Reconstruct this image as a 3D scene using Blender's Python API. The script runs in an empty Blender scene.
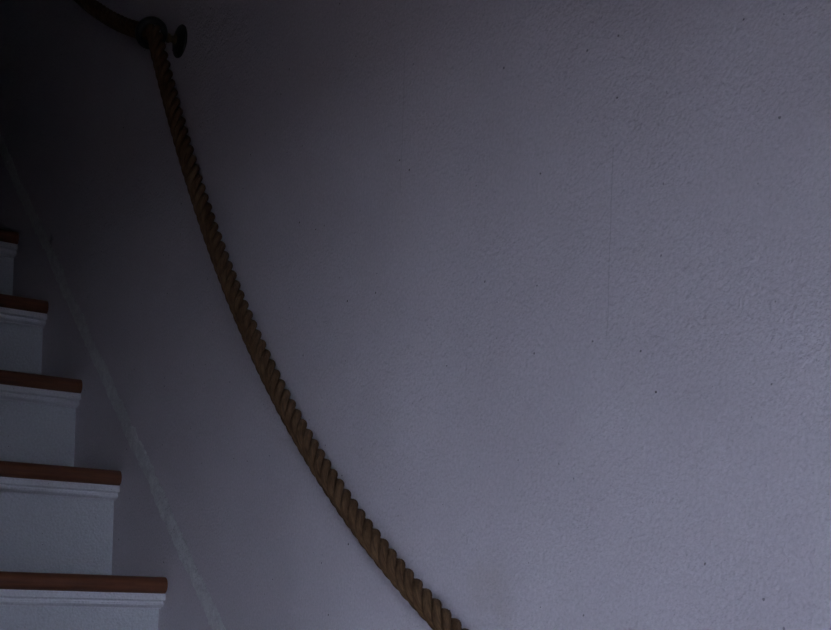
import bpy, bmesh, math, random
from mathutils import Vector, Matrix, noise

random.seed(7)
SC = bpy.context.scene
COL = SC.collection

# ---------------------------------------------------------------- dimensions
# wall_right is the plane X = 0 (room on the -X side), stairs climb in +Y
GO, RI = 0.22, 0.18975                 # going and rise of a step
NB = 8                                 # risers from the hall floor up to the eye-level tread
ZE = NB * RI                           # height of the eye-level tread (nosing at Y = 0)
EYE = ZE - 0.0072                      # camera height
SW = 0.98                              # clear width of the stairs
FLIGHT_TOP = 6                         # index of the landing edge
ZL = ZE + FLIGHT_TOP * RI              # landing level

# ---------------------------------------------------------------- camera
F_PX, PHI, ROLL = 1282.9, 0.60027, 0.03318
cam = bpy.data.cameras.new('camera')
cam.sensor_fit = 'HORIZONTAL'
cam.sensor_width = 36.0
cam.lens = F_PX / 831.0 * 36.0
cam.shift_x = (415.5 - 418.0) / 831.0
cam.shift_y = (589.77 - 315.0) / 831.0
cam.clip_start = 0.02
cam_o = bpy.data.objects.new('camera', cam)
COL.objects.link(cam_o)
fw = Vector((math.sin(PHI), math.cos(PHI), 0))
rt = Vector((math.cos(PHI), -math.sin(PHI), 0))
up = Vector((0, 0, 1))
cr = rt * math.cos(ROLL) + up * math.sin(ROLL)
cu = up * math.cos(ROLL) - rt * math.sin(ROLL)
m = Matrix((cr, cu, -fw)).transposed().to_4x4()
m.translation = Vector((-0.8573, -1.984, EYE))
cam_o.matrix_world = m
SC.camera = cam_o

# ---------------------------------------------------------------- world and light
w = bpy.data.worlds.new('dim_daylight')
SC.world = w
w.use_nodes = True
w.node_tree.nodes['Background'].inputs[0].default_value = (0.62, 0.74, 1.0, 1)
w.node_tree.nodes['Background'].inputs[1].default_value = 0.25
SC.view_settings.view_transform = 'Standard'
SC.view_settings.look = 'None'
SC.view_settings.gamma = 1.0
SC.view_settings.use_curve_mapping = False
SC.view_settings.exposure = 0.0

HALL_X0, HALL_Y0 = -3.4, -2.96         # far corners of the hall
PART_Y = -1.65                         # front end of the partition beside the stairs
WIN_X0, WIN_X1, WIN_Z0, WIN_Z1 = -2.53, -1.24, EYE - 1.02, EYE + 0.59   # tall window in the hall's front wall, behind the camera
SKY = 17.8
w.node_tree.nodes['Background'].inputs[0].default_value = (0.735, 0.805, 1.08, 1)
w.node_tree.nodes['Background'].inputs[1].default_value = SKY
pl = bpy.data.lights.new('window_portal', 'AREA')       # sampling portal for the sky seen through the window
pl.shape = 'RECTANGLE'
pl.size, pl.size_y = WIN_X1 - WIN_X0, WIN_Z1 - WIN_Z0
pl.cycles.is_portal = True
plo = bpy.data.objects.new('window_portal', pl)
COL.objects.link(plo)
plo.location = ((WIN_X0 + WIN_X1) / 2, HALL_Y0 - 0.19, (WIN_Z0 + WIN_Z1) / 2)
plo.rotation_euler = (math.radians(90), 0, math.radians(180))


# ---------------------------------------------------------------- helpers
def link(name, bm, mat, parent=None, smooth=False):
    me = bpy.data.meshes.new(name)
    bmesh.ops.recalc_face_normals(bm, faces=bm.faces)
    bm.to_mesh(me)
    bm.free()
    if mat:
        me.materials.append(mat)
    if smooth:
        for p in me.polygons:
            p.use_smooth = True
    o = bpy.data.objects.new(name, me)
    COL.objects.link(o)
    o.parent = parent
    return o


def structure(o):
    o['kind'] = 'structure'
    return o


def tag(o, label, cat, group=None):
    o['label'] = label
    o['category'] = cat
    if group:
        o['group'] = group
    return o


def empty(name, loc):
    o = bpy.data.objects.new(name, None)
    COL.objects.link(o)
    o.location = loc
    o.empty_display_size = 0.1
    return o


def box(bm, x0, x1, y0, y1, z0, z1):
    r = bmesh.ops.create_cube(bm, size=1.0)
    for v in r['verts']:
        v.co = Vector((x0 + (v.co.x + .5) * (x1 - x0), y0 + (v.co.y + .5) * (y1 - y0), z0 + (v.co.z + .5) * (z1 - z0)))
    return r['verts']


def boxes(*b):
    bm = bmesh.new()
    for q in b:
        box(bm, *q)
    return bm


def prism_x(profile, x0, x1):
    """extrude a closed (y, z) profile along X"""
    bm = bmesh.new()
    a = [bm.verts.new((x0, y, z)) for y, z in profile]
    b = [bm.verts.new((x1, y, z)) for y, z in profile]
    n = len(profile)
    for i in range(n):
        bm.faces.new((a[i], a[(i + 1) % n], b[(i + 1) % n], b[i]))
    bm.faces.new(a[::-1])
    bm.faces.new(b)
    return bm


def lathe_x(profile, seg=40):
    """revolve (x, r) pairs around the X axis"""
    bm = bmesh.new()
    rings = []
    for x, r in profile:
        if r < 1e-6:
            rings.append([bm.verts.new((x, 0, 0))])
        else:
            rings.append([bm.verts.new((x, r * math.cos(2 * math.pi * i / seg), r * math.sin(2 * math.pi * i / seg))) for i in range(seg)])
    for p, q in zip(rings, rings[1:]):
        for i in range(seg):
            j = (i + 1) % seg
            if len(p) == 1 and len(q) == 1:
                continue
            if len(p) == 1:
                bm.faces.new((p[0], q[i], q[j]))
            elif len(q) == 1:
                bm.faces.new((p[i], p[j], q[0]))
            else:
                bm.faces.new((p[i], p[j], q[j], q[i]))
    return bm


# ---------------------------------------------------------------- materials
def new_mat(name):
    mt = bpy.data.materials.new(name)
    mt.use_nodes = True
    nt = mt.node_tree
    return mt, nt, nt.nodes['Principled BSDF']


def node(nt, kind, **kw):
    n = nt.nodes.new(kind)
    for k, v in kw.items():
        if k in n.inputs:
            n.inputs[k].default_value = v
        else:
            setattr(n, k, v)
    return n


def ramp(nt, stops, src):
    r = nt.nodes.new('ShaderNodeValToRGB')
    e = r.color_ramp.elements
    e[0].position, e[0].color = stops[0][0], (*stops[0][1], 1)
    e[1].position, e[1].color = stops[-1][0], (*stops[-1][1], 1)
    for p, c in stops[1:-1]:
        q = e.new(p)
        q.color = (*c, 1)
    nt.links.new(src, r.inputs[0])
    return r


def mix(nt, fac, a, b, blend='MIX'):
    x = nt.nodes.new('ShaderNodeMix')
    x.data_type = 'RGBA'
    x.blend_type = blend
    for sock, val in ((x.inputs[0], fac), (x.inputs[6], a), (x.inputs[7], b)):
        if isinstance(val, (int, float)):
            sock.default_value = val
        elif isinstance(val, tuple):
            sock.default_value = (*val, 1)
        else:
            nt.links.new(val, sock)
    return x.outputs[2]


def plaster(name, base, tint, fine=0.7, lump=0.5, specks=True, stains=(), cracks=(), patch=3.2, flat='X'):
    mt, nt, b = new_mat(name)
    L = nt.links.new
    tc = node(nt, 'ShaderNodeTexCoord')
    co = tc.outputs['Object']
    n1 = node(nt, 'ShaderNodeTexNoise', Scale=patch, Detail=5.0, Roughness=0.6)
    L(co, n1.inputs['Vector'])
    c = ramp(nt, [(0.35, base), (0.68, tint)], n1.outputs['Fac']).outputs[0]
    g = node(nt, 'ShaderNodeTexNoise', Scale=260.0, Detail=3.0, Roughness=0.6)
    L(co, g.inputs['Vector'])
    gr = ramp(nt, [(0.3, (0.88, 0.88, 0.88)), (0.7, (1.06, 1.06, 1.06))], g.outputs['Fac']).outputs[0]
    c = mix(nt, 1.0, c, gr, 'MULTIPLY')
    if specks:
        v = node(nt, 'ShaderNodeTexVoronoi', Scale=44.0)
        v.voronoi_dimensions = '2D'
        jit = node(nt, 'ShaderNodeTexNoise', Scale=420.0, Detail=2.0)
        L(co, jit.inputs['Vector'])
        ja = node(nt, 'ShaderNodeVectorMath', operation='MULTIPLY_ADD')
        L(jit.outputs['Color'], ja.inputs[0])
        ja.inputs[1].default_value = (0.0022, 0.0022, 0.0022)
        L(co, ja.inputs[2])
        fs = node(nt, 'ShaderNodeSeparateXYZ')
        fc = node(nt, 'ShaderNodeCombineXYZ')
        L(ja.outputs[0], fs.inputs[0])
        if flat == 'X':
            L(fs.outputs[1], fc.inputs[0])
        else:
            L(fs.outputs[0], fc.inputs[0])
        L(fs.outputs[2], fc.inputs[1])
        L(fc.outputs[0], v.inputs['Vector'])
        near = node(nt, 'ShaderNodeMath', operation='LESS_THAN')
        # size of each fleck follows the cell's own random value; most cells have none
        sep = node(nt, 'ShaderNodeSeparateColor')
        L(v.outputs['Color'], sep.inputs[0])
        sz = node(nt, 'ShaderNodeMapRange')
        sz.inputs[1].default_value, sz.inputs[2].default_value = 0.80, 1.0
        sz.inputs[3].default_value, sz.inputs[4].default_value = 0.0, 0.058
        L(sep.outputs[0], sz.inputs[0])
        L(v.outputs['Distance'], near.inputs[0])
        L(sz.outputs[0], near.inputs[1])
        amt = node(nt, 'ShaderNodeMath', operation='MULTIPLY')
        L(near.outputs[0], amt.inputs[0])
        L(sep.outputs[1], amt.inputs[1])
        c = mix(nt, amt.outputs[0], c, (0.05, 0.05, 0.06))
    for (sx, sy, sz_, rad, k, col) in stains:
        d = node(nt, 'ShaderNodeVectorMath', operation='DISTANCE')
        wob = node(nt, 'ShaderNodeTexNoise', Scale=30.0, Detail=4.0)
        L(co, wob.inputs['Vector'])
        ad = node(nt, 'ShaderNodeVectorMath', operation='MULTIPLY_ADD')
        L(wob.outputs['Color'], ad.inputs[0])
        ad.inputs[1].default_value = (0.05, 0.05, 0.05)
        L(co, ad.inputs[2])
        L(ad.outputs[0], d.inputs[0])
        d.inputs[1].default_value = (sx + .025, sy + .025, sz_ + .025)
        mr = node(nt, 'ShaderNodeMapRange')
        mr.inputs[1].default_value, mr.inputs[2].default_value = 0.0, rad
        mr.inputs[3].default_value, mr.inputs[4].default_value = k, 0.0
        mr.interpolation_type = 'SMOOTHSTEP'
        L(d.outputs['Value'], mr.inputs[0])
        c = mix(nt, mr.outputs[0], c, col)
    for (cy, cz0, cz1, lean, k) in cracks:                       # hairline cracks running up the plaster
        sp = node(nt, 'ShaderNodeSeparateXYZ')
        L(co, sp.inputs[0])
        wv = node(nt, 'ShaderNodeTexNoise', Scale=22.0, Detail=4.0)
        L(co, wv.inputs['Vector'])
        def op(o, a, bb):
            q = node(nt, 'ShaderNodeMath', operation=o)
            for i, t in enumerate((a, bb)):
                if isinstance(t, (int, float)):
                    q.inputs[i].default_value = t
                else:
                    L(t, q.inputs[i])
            return q.outputs[0]
        off = op('ADD', op('MULTIPLY', wv.outputs['Fac'], 0.006), op('MULTIPLY', sp.outputs[2], lean))
        dist = op('ABSOLUTE', op('SUBTRACT', op('SUBTRACT', sp.outputs[1], off), cy - 0.003 - lean * cz0), 0)
        on = op('MULTIPLY', op('LESS_THAN', dist, 0.0006), op('MULTIPLY', op('GREATER_THAN', sp.outputs[2], cz0), op('LESS_THAN', sp.outputs[2], cz1)))
        c = mix(nt, op('MULTIPLY', on, k), c, (0.12, 0.12, 0.13))
    L(c, b.inputs['Base Color'])
    b.inputs['Roughness'].default_value = 0.78
    b.inputs['Specular IOR Level'].default_value = 0.25
    f1 = node(nt, 'ShaderNodeTexNoise', Scale=230.0, Detail=2.5, Roughness=0.55)
    f2 = node(nt, 'ShaderNodeTexNoise', Scale=34.0, Detail=4.0, Roughness=0.55, Distortion=0.7)
    f3 = node(nt, 'ShaderNodeTexNoise', Scale=4.0, Detail=2.0)
    for q in (f1, f2, f3):
        L(co, q.inputs['Vector'])
    b3 = node(nt, 'ShaderNodeBump', Strength=0.5, Distance=0.012)
    L(f3.outputs['Fac'], b3.inputs['Height'])
    b2 = node(nt, 'ShaderNodeBump', Strength=lump, Distance=0.006)
    L(f2.outputs['Fac'], b2.inputs['Height'])
    L(b3.outputs[0], b2.inputs['Normal'])
    b1 = node(nt, 'ShaderNodeBump', Strength=fine, Distance=0.003)
    L(f1.outputs['Fac'], b1.inputs['Height'])
    L(b2.outputs[0], b1.inputs['Normal'])
    L(b1.outputs[0], b.inputs['Normal'])
    return mt


def wood(name, dark, light, rough=0.38):
    mt, nt, b = new_mat(name)
    L = nt.links.new
    tc = node(nt, 'ShaderNodeTexCoord')
    mp = node(nt, 'ShaderNodeMapping')
    mp.inputs['Scale'].default_value = (4.0, 60.0, 60.0)
    L(tc.outputs['Object'], mp.inputs[0])
    n = node(nt, 'ShaderNodeTexNoise', Scale=1.6, Detail=6.0, Roughness=0.65, Distortion=0.6)
    L(mp.outputs[0], n.inputs['Vector'])
    c = ramp(nt, [(0.3, dark), (0.72, light)], n.outputs['Fac']).outputs[0]
    n2 = node(nt, 'ShaderNodeTexNoise', Scale=9.0, Detail=3.0)
    L(tc.outputs['Object'], n2.inputs['Vector'])
    w2 = ramp(nt, [(0.3, (0.72, 0.72, 0.72)), (0.7, (1.1, 1.08, 1.05))], n2.outputs['Fac']).outputs[0]
    L(mix(nt, 1.0, c, w2, 'MULTIPLY'), b.inputs['Base Color'])
    b.inputs['Roughness'].default_value = rough
    bp = node(nt, 'ShaderNodeBump', Strength=0.25, Distance=0.001)
    L(n.outputs['Fac'], bp.inputs['Height'])
    L(bp.outputs[0], b.inputs['Normal'])
    return mt


def rope_mat():
    mt, nt, b = new_mat('manila_rope')
    L = nt.links.new
    uv = node(nt, 'ShaderNodeUVMap')
    mp = node(nt, 'ShaderNodeMapping')
    mp.inputs['Scale'].default_value = (160.0, 9.0, 1.0)
    mp.inputs['Rotation'].default_value = (0, 0, 0.0)
    L(uv.outputs[0], mp.inputs[0])
    n = node(nt, 'ShaderNodeTexNoise', Scale=1.0, Detail=4.0, Roughness=0.6)
    L(mp.outputs[0], n.inputs['Vector'])
    mp2 = node(nt, 'ShaderNodeMapping')
    mp2.inputs['Scale'].default_value = (25.0, 60.0, 1.0)
    L(uv.outputs[0], mp2.inputs[0])
    n2 = node(nt, 'ShaderNodeTexNoise', Scale=1.0, Detail=3.0, Roughness=0.6)
    L(mp2.outputs[0], n2.inputs['Vector'])
    add = node(nt, 'ShaderNodeMath', operation='ADD')
    L(n.outputs['Fac'], add.inputs[0])
    L(n2.outputs['Fac'], add.inputs[1])
    half = node(nt, 'ShaderNodeMath', operation='MULTIPLY')
    half.inputs[1].default_value = 0.5
    L(add.outputs[0], half.inputs[0])
    c = ramp(nt, [(0.36, (0.046, 0.024, 0.012)), (0.5, (0.110, 0.063, 0.031)), (0.66, (0.19, 0.118, 0.060))], half.outputs[0]).outputs[0]
    L(c, b.inputs['Base Color'])
    b.inputs['Roughness'].default_value = 0.85
    b.inputs['Specular IOR Level'].default_value = 0.15
    bp = node(nt, 'ShaderNodeBump', Strength=0.6, Distance=0.0012)
    L(half.outputs[0], bp.inputs['Height'])
    L(bp.outputs[0], b.inputs['Normal'])
    return mt


def iron(name, base):
    mt, nt, b = new_mat(name)
    L = nt.links.new
    tc = node(nt, 'ShaderNodeTexCoord')
    n = node(nt, 'ShaderNodeTexNoise', Scale=90.0, Detail=4.0)
    L(tc.outputs['Object'], n.inputs['Vector'])
    c = ramp(nt, [(0.3, tuple(x * 0.6 for x in base)), (0.7, tuple(x * 1.5 for x in base))], n.outputs['Fac']).outputs[0]
    L(c, b.inputs['Base Color'])
    b.inputs['Metallic'].default_value = 0.35
    b.inputs['Roughness'].default_value = 0.48
    bp = node(nt, 'ShaderNodeBump', Strength=0.2, Distance=0.0006)
    L(n.outputs['Fac'], bp.inputs['Height'])
    L(bp.outputs[0], b.inputs['Normal'])
    return mt


M_WALL = plaster('whitewashed_plaster', (0.70, 0.665, 0.70), (0.76, 0.73, 0.765),
                 stains=((0, -0.871, EYE + 0.008, 0.055, 0.22, (0.42, 0.36, 0.27)),
                         (0, -0.895, EYE - 0.020, 0.03, 0.16, (0.42, 0.36, 0.27)),
                         (0, 0.66, EYE + 0.70, 0.02, 0.5, (0.05, 0.05, 0.06))),
                 cracks=((-1.045, EYE + 0.255, EYE + 0.44, 0.0, 0.22), (-0.665, EYE + 0.49, EYE + 0.66, 0.0, 0.22)))
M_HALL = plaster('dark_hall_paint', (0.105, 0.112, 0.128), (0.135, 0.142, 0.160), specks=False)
M_RIDGE = plaster('plaster_repair', (0.755, 0.755, 0.765), (0.90, 0.925, 0.915), fine=1.0, lump=1.0, specks=False, patch=55.0)
M_PAINT = plaster('white_gloss_paint', (0.64, 0.675, 0.70), (0.69, 0.725, 0.75), fine=0.5, lump=0.3, flat='Y')
M_TRIM = plaster('lit_white_paint', (0.78, 0.80, 0.83), (0.84, 0.86, 0.89), fine=0.4, lump=0.25, flat='Y')  # same paint as the risers, lightened: light caught by the mouldings, put into colour
M_TREAD = wood('varnished_tread', (0.118, 0.041, 0.020), (0.250, 0.096, 0.042))
M_FLOOR = wood('hall_boards', (0.06, 0.04, 0.028), (0.12, 0.08, 0.055), 0.6)
M_ROPE = rope_mat()
M_IRON = iron('blackened_iron', (0.020, 0.024, 0.022))
M_BRASS = iron('tarnished_brass', (0.085, 0.070, 0.030))

# ---------------------------------------------------------------- the setting
Y_END = 2.6
Z_ROOF = ZL + 2.4
Z_CEIL = ZL - 0.20
structure(link('wall_right', boxes((0, 0.2, HALL_Y0 - 0.2, Y_END + 0.2, -0.2, Z_ROOF + 0.2)), M_WALL))
wall = bpy.data.objects['wall_right']
structure(link('floor', boxes((HALL_X0 - 0.2, -0.0005, HALL_Y0 - 0.2, -7 * GO + 0.03, -0.2, 0)), M_FLOOR))
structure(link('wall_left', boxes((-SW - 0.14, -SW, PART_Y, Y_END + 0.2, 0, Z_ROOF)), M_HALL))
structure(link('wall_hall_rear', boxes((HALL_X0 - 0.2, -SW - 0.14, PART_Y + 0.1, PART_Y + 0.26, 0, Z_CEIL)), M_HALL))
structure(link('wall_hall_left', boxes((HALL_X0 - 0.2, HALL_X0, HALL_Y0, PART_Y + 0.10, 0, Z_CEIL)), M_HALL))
structure(link('wall_front', boxes((HALL_X0 - 0.2, WIN_X0, HALL_Y0 - 0.2, HALL_Y0, 0, Z_CEIL),
                                   (WIN_X1, -0.0005, HALL_Y0 - 0.2, HALL_Y0, 0, Z_CEIL),
                                   (WIN_X0, WIN_X1, HALL_Y0 - 0.2, HALL_Y0, WIN_Z1, Z_CEIL),
                                   (WIN_X0, WIN_X1, HALL_Y0 - 0.2, HALL_Y0, 0, WIN_Z0)), M_HALL))
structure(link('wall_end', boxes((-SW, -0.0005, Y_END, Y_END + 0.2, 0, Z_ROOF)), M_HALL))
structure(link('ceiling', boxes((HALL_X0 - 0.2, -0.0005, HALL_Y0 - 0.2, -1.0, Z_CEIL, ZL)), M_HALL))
structure(link('ceiling_upper', boxes((-SW - 0.14, -0.0005, -1.15, Y_END + 0.2, Z_ROOF, Z_ROOF + 0.15)), M_HALL))
structure(link('wall_upper_front', boxes((-SW - 0.14, -0.0005, -1.15, -1.0, ZL, Z_ROOF)), M_HALL))
structure(link('floor_upper', boxes((-SW, -0.0005, FLIGHT_TOP * GO + 0.034, Y_END, ZL - 0.18, ZL)), M_FLOOR))
structure(link('ground_outside', boxes((-30, 30, -40, HALL_Y0 - 0.2, -0.3, -0.15)), M_FLOOR))

# tall window in the hall's front wall, behind the camera
wn = structure(empty('window_1', ((WIN_X0 + WIN_X1) / 2, HALL_Y0, WIN_Z0)))
hx = (WIN_X1 - WIN_X0) / 2
hz = WIN_Z1 - WIN_Z0
link('window_frame', boxes((-hx, -hx + 0.04, -0.12, -0.05, 0, hz), (hx - 0.04, hx, -0.12, -0.05, 0, hz),
                           (-hx + 0.04, hx - 0.04, -0.12, -0.05, 0, 0.04), (-hx + 0.04, hx - 0.04, -0.12, -0.05, hz - 0.04, hz)), M_PAINT, wn)
link('glazing_bar', boxes((-0.012, 0.012, -0.10, -0.07, 0.04, hz - 0.04)), M_PAINT, wn)
link('glazing_bar', boxes((-hx + 0.04, hx - 0.04, -0.10, -0.07, hz * 0.5 - 0.012, hz * 0.5 + 0.012)), M_PAINT, wn)

# long plaster repair scar on the wall, following the slope of the stairs
def ridge():
    bm = bmesh.new()
    n, k = 1100, 11
    y0, y1 = -1.25, 1.30
    sl = RI / GO
    along = Vector((0, GO, RI)).normalized()
    across = Vector((0, -RI, GO)).normalized()
    rows = []
    for i in range(n + 1):
        y = y0 + (y1 - y0) * i / n
        c = Vector((0, y, EYE + 0.100 + 0.862 * y))
        c += across * (0.004 * noise.noise(Vector((y * 5, 0, 3))))
        wl = 0.0190 + 0.008 * noise.noise(Vector((y * 14, 1, 0))) + 0.006 * noise.noise(Vector((y * 60, 2, 0))) + 0.005 * noise.noise(Vector((y * 170, 3, 0)))
        wr = 0.0190 + 0.008 * noise.noise(Vector((y * 14, 7, 0))) + 0.006 * noise.noise(Vector((y * 60, 9, 0))) + 0.005 * noise.noise(Vector((y * 170, 8, 0)))
        row = []
        for j in range(k):
            t = j / (k - 1) * 2 - 1
            off = t * (wl if t < 0 else wr)
            h = (1 - t * t) ** 0.5 * (0.0012 + 0.0016 * noise.noise(Vector((y * 40, t * 2, 5))) + 0.0008 * noise.noise(Vector((y * 120, t * 6, 8))))
            p = c + across * off
            p.x = 0.002 if abs(t) > 0.999 else -max(h, 0.0003)
            row.append(bm.verts.new(p))
        rows.append(row)
    for a, b in zip(rows, rows[1:]):
        for j in range(k - 1):
            bm.faces.new((a[j], a[j + 1], b[j + 1], b[j]))
    return link('plaster_ridge', bm, M_RIDGE, wall, True)


rd = ridge()
rd['label'] = 'pale rough plaster ridge slanting up the wall'

# ---------------------------------------------------------------- staircase
stairs = tag(empty('staircase', (-SW / 2, 0, 0)), 'painted white staircase with varnished brown wooden treads climbing along the plaster wall', 'staircase')
TT = 0.0275                                                      # tread thickness
tread_profile = [(GO + 0.040, 0), (0.012, 0)]
for i in range(1, 12):                                           # rounded nosing
    a = math.pi / 2 + math.pi * i / 12
    tread_profile.append((0.0125 + 0.0125 * math.cos(a), -TT / 2 + TT / 2 * math.sin(a)))
tread_profile += [(0.012, -TT), (GO + 0.040, -TT)]
mould_profile = [(0.034, 0), (0.0085, 0), (0.0075, -0.002), (0.0075, -0.0105), (0.010, -0.0122), (0.0165, -0.0128),
                 (0.0165, -0.0145), (0.0145, -0.0155), (0.0150, -0.0195), (0.0185, -0.0225), (0.0255, -0.0240), (0.0265, -0.0262), (0.034, -0.0262)]
X0, X1 = -SW / 2 + 0.0006, SW / 2 - 0.0006                       # local to the staircase empty
tread_me = riser_me = mould_me = None
for k in range(-7, FLIGHT_TOP + 1):
    zt = ZE + k * RI
    if tread_me is None:
        bm = prism_x(tread_profile, X0, X1)
        t = link('tread', bm, M_TREAD, stairs)
        for p in t.data.polygons:
            p.use_smooth = len(p.vertices) == 4 and abs(p.normal.x) < 0.5
        t.data.set_sharp_from_angle(angle=math.radians(35))
        bm = boxes((X0, X1, 0.034, 0.052, -RI + 0.0006, -TT))
        r = link('riser', bm, M_PAINT, stairs)
        bm = prism_x(mould_profile, X0, X1)
        mo = link('tread_moulding', bm, M_TRIM, stairs)
        tread_me, riser_me, mould_me = t.data, r.data, mo.data
    else:
        t = bpy.data.objects.new('tread', tread_me)
        r = bpy.data.objects.new('riser', riser_me)
        mo = bpy.data.objects.new('tread_moulding', mould_me)
        for q in (t, r, mo):
            COL.objects.link(q)
            q.parent = stairs
    t.location = (0, k * GO, zt)
    r.location = (0, k * GO, zt)
    mo.location = (0, k * GO, zt - TT)

# ---------------------------------------------------------------- rope brackets
ROPE_D = 0.052                                                   # rope stands this far off the wall
BR = [(0.0220, EYE + 0.9007), (-1.1700, EYE - 0.1683), (1.2294, EYE + 0.9007 + 1.2 * RI / GO)]


def torus(bm, R, r, normal, n=48, k=14):
    q = Vector((0, 0, 1)).rotation_difference(normal)
    rows = []
    for i in range(n):
        a = 2 * math.pi * i / n
        rows.append([])
        for j in range(k):
            b = 2 * math.pi * j / k
            v = Vector(((R + r * math.cos(b)) * math.cos(a), (R + r * math.cos(b)) * math.sin(a), 1.35 * r * math.sin(b)))
            rows[-1].append(bm.verts.new(q @ v))
    for i in range(n):
        for j in range(k):
            bm.faces.new((rows[i][j], rows[(i + 1) % n][j], rows[(i + 1) % n][(j + 1) % k], rows[i][(j + 1) % k]))


proto = {}
rose_prof = [(0.0, 0.0), (0.0, 0.0262), (-0.0022, 0.0268), (-0.0040, 0.0255), (-0.0048, 0.0225), (-0.0062, 0.0205),
             (-0.0085, 0.0150), (-0.0100, 0.0105), (-0.0106, 0.0)]
stem_prof = [(-0.0095, 0.0), (-0.0095, 0.0085), (-0.0115, 0.0090), (-0.0130, 0.0070), (-0.0145, 0.0056), (-0.0185, 0.0052),
             (-0.0205, 0.0072), (-0.0225, 0.0078), (-0.0245, 0.0068), (-0.0255, 0.0)]
labels = ['blackened rope bracket with round wall plate at the top of the hanging swag',
          'blackened rope bracket with round wall plate at the foot of the swag',
          'blackened rope bracket with round wall plate furthest up the stairs']
for i, (by, bz) in enumerate(BR):
    br = tag(empty('rope_bracket', (0, by, bz)), labels[i], 'bracket', 'iron rope brackets on the stair wall')
    if not proto:
        proto['wall_plate'] = link('wall_plate', lathe_x(rose_prof), M_IRON, br, True)
        proto['stem'] = link('stem', lathe_x(stem_prof, 28), M_BRASS, br, True)
        bm = bmesh.new()
        torus(bm, 0.0215, 0.0055, Vector((0, GO, RI * 1.15)).normalized())
        proto['ring'] = link('ring', bm, M_IRON, br, True)
        proto['ring'].location = (-ROPE_D, 0, 0)
        for s in (0, 1, 2):
            a = math.radians(90 + 120 * s)
            bm = lathe_x([(0, 0.0), (0, 0.003), (-0.0012, 0.0027), (-0.0018, 0.0)], 14)
            sc = link('screw', bm, M_IRON, br, True)
            sc.location = (-0.0052, 0.0195 * math.cos(a), 0.0195 * math.sin(a))
            proto['screw%d' % s] = sc
    else:
        for p in proto.values():
            c = p.copy()
            COL.objects.link(c)
            c.parent = br

# ---------------------------------------------------------------- rope
def rope_z(y):
    """sagging curve of a stiff heavy rope between the brackets"""
    (ym, zm), (yl, zl), (yu, zu) = BR
    if y < yl:
        return zl + 0.15 * (y - yl) + 0.6 * (y - yl) ** 2
    if y < ym:
        z = EYE + 0.8789 + y * (1.7594 + y * (1.00706 + y * 0.22933))
        return z
    if y < yu:
        t = y - ym
        return zm + 0.40 * t + ((zu - zm) / (yu - ym) - 0.40) / (yu - ym) * t * t
    return zu + 0.35 * (y - yu)


raw = []
ys = BR[1][0] - 0.07
while ys < BR[2][0] + 0.07:
    raw.append(Vector((-ROPE_D, ys, rope_z(ys))))
    ys += 0.0015
for _ in range(60):                                              # the rope bends, it does not kink, at the rings
    raw = [raw[0]] + [(raw[i - 1] + raw[i] * 2 + raw[i + 1]) / 4 for i in range(1, len(raw) - 1)] + [raw[-1]]
# resample by arc length
STEP = 0.0030
path = [raw[0]]
acc = 0.0
for a, b in zip(raw, raw[1:]):
    d = (b - a).length
    while acc + d >= STEP:
        f = (STEP - acc) / d
        a = a.lerp(b, f)
        path.append(a)
        d = (b - a).length
        acc = 0.0
    acc += d

RC, RS, LAY, NS = 0.0084, 0.0055, 0.086, 4                      # helix radius, strand radius, lay length, strands


def strand_mesh(idx):
    cen = []
    for i, p in enumerate(path):
        t = (path[min(i + 1, len(path) - 1)] - path[max(i - 1, 0)]).normalized()
        nx = Vector((1, 0, 0))
        bz = t.cross(nx).normalized()
        s = i * STEP
        a = 2 * math.pi * (s / LAY + idx / NS)
        cen.append(p + (nx * math.cos(a) + bz * math.sin(a)) * RC)
    bm = bmesh.new()
    uvl = bm.loops.layers.uv.new('UVMap')
    K = 12
    rows = []
    for i, c in enumerate(cen):
        t = (cen[min(i + 1, len(cen) - 1)] - cen[max(i - 1, 0)]).normalized()
        ref = (c - path[i]).normalized()
        u = (ref - t * ref.dot(t)).normalized()
        v = t.cross(u)
        wob = 1.0 + 0.05 * noise.noise(Vector((i * STEP * 45, idx * 5.3, 0)))
        rows.append([bm.verts.new(c + (u * math.cos(2 * math.pi * j / K) + v * math.sin(2 * math.pi * j / K)) * RS * wob) for j in range(K)])
    for i in range(len(rows) - 1):
        for j in range(K):
            j2 = (j + 1) % K
            f = bm.faces.new((rows[i][j], rows[i][j2], rows[i + 1][j2], rows[i + 1][j]))
            tw = 14.0                                            # yarns twist inside the strand
            for l, (ii, jj) in zip(f.loops, ((i, j), (i, j + 1), (i + 1, j + 1), (i + 1, j))):
                l[uvl].uv = (jj / K * 0.3 + ii * STEP * tw * 0.3, ii * STEP * 1.0 + idx * 0.37)
    bm.faces.new(rows[0][::-1])
    bm.faces.new(rows[-1])
    return bm


rope = tag(empty('rope', (0, 0, 0)), 'thick brown twisted manila rope hung through iron rings as a stair handrail', 'rope')
for i in range(NS):
    link('strand', strand_mesh(i), M_ROPE, rope, True)
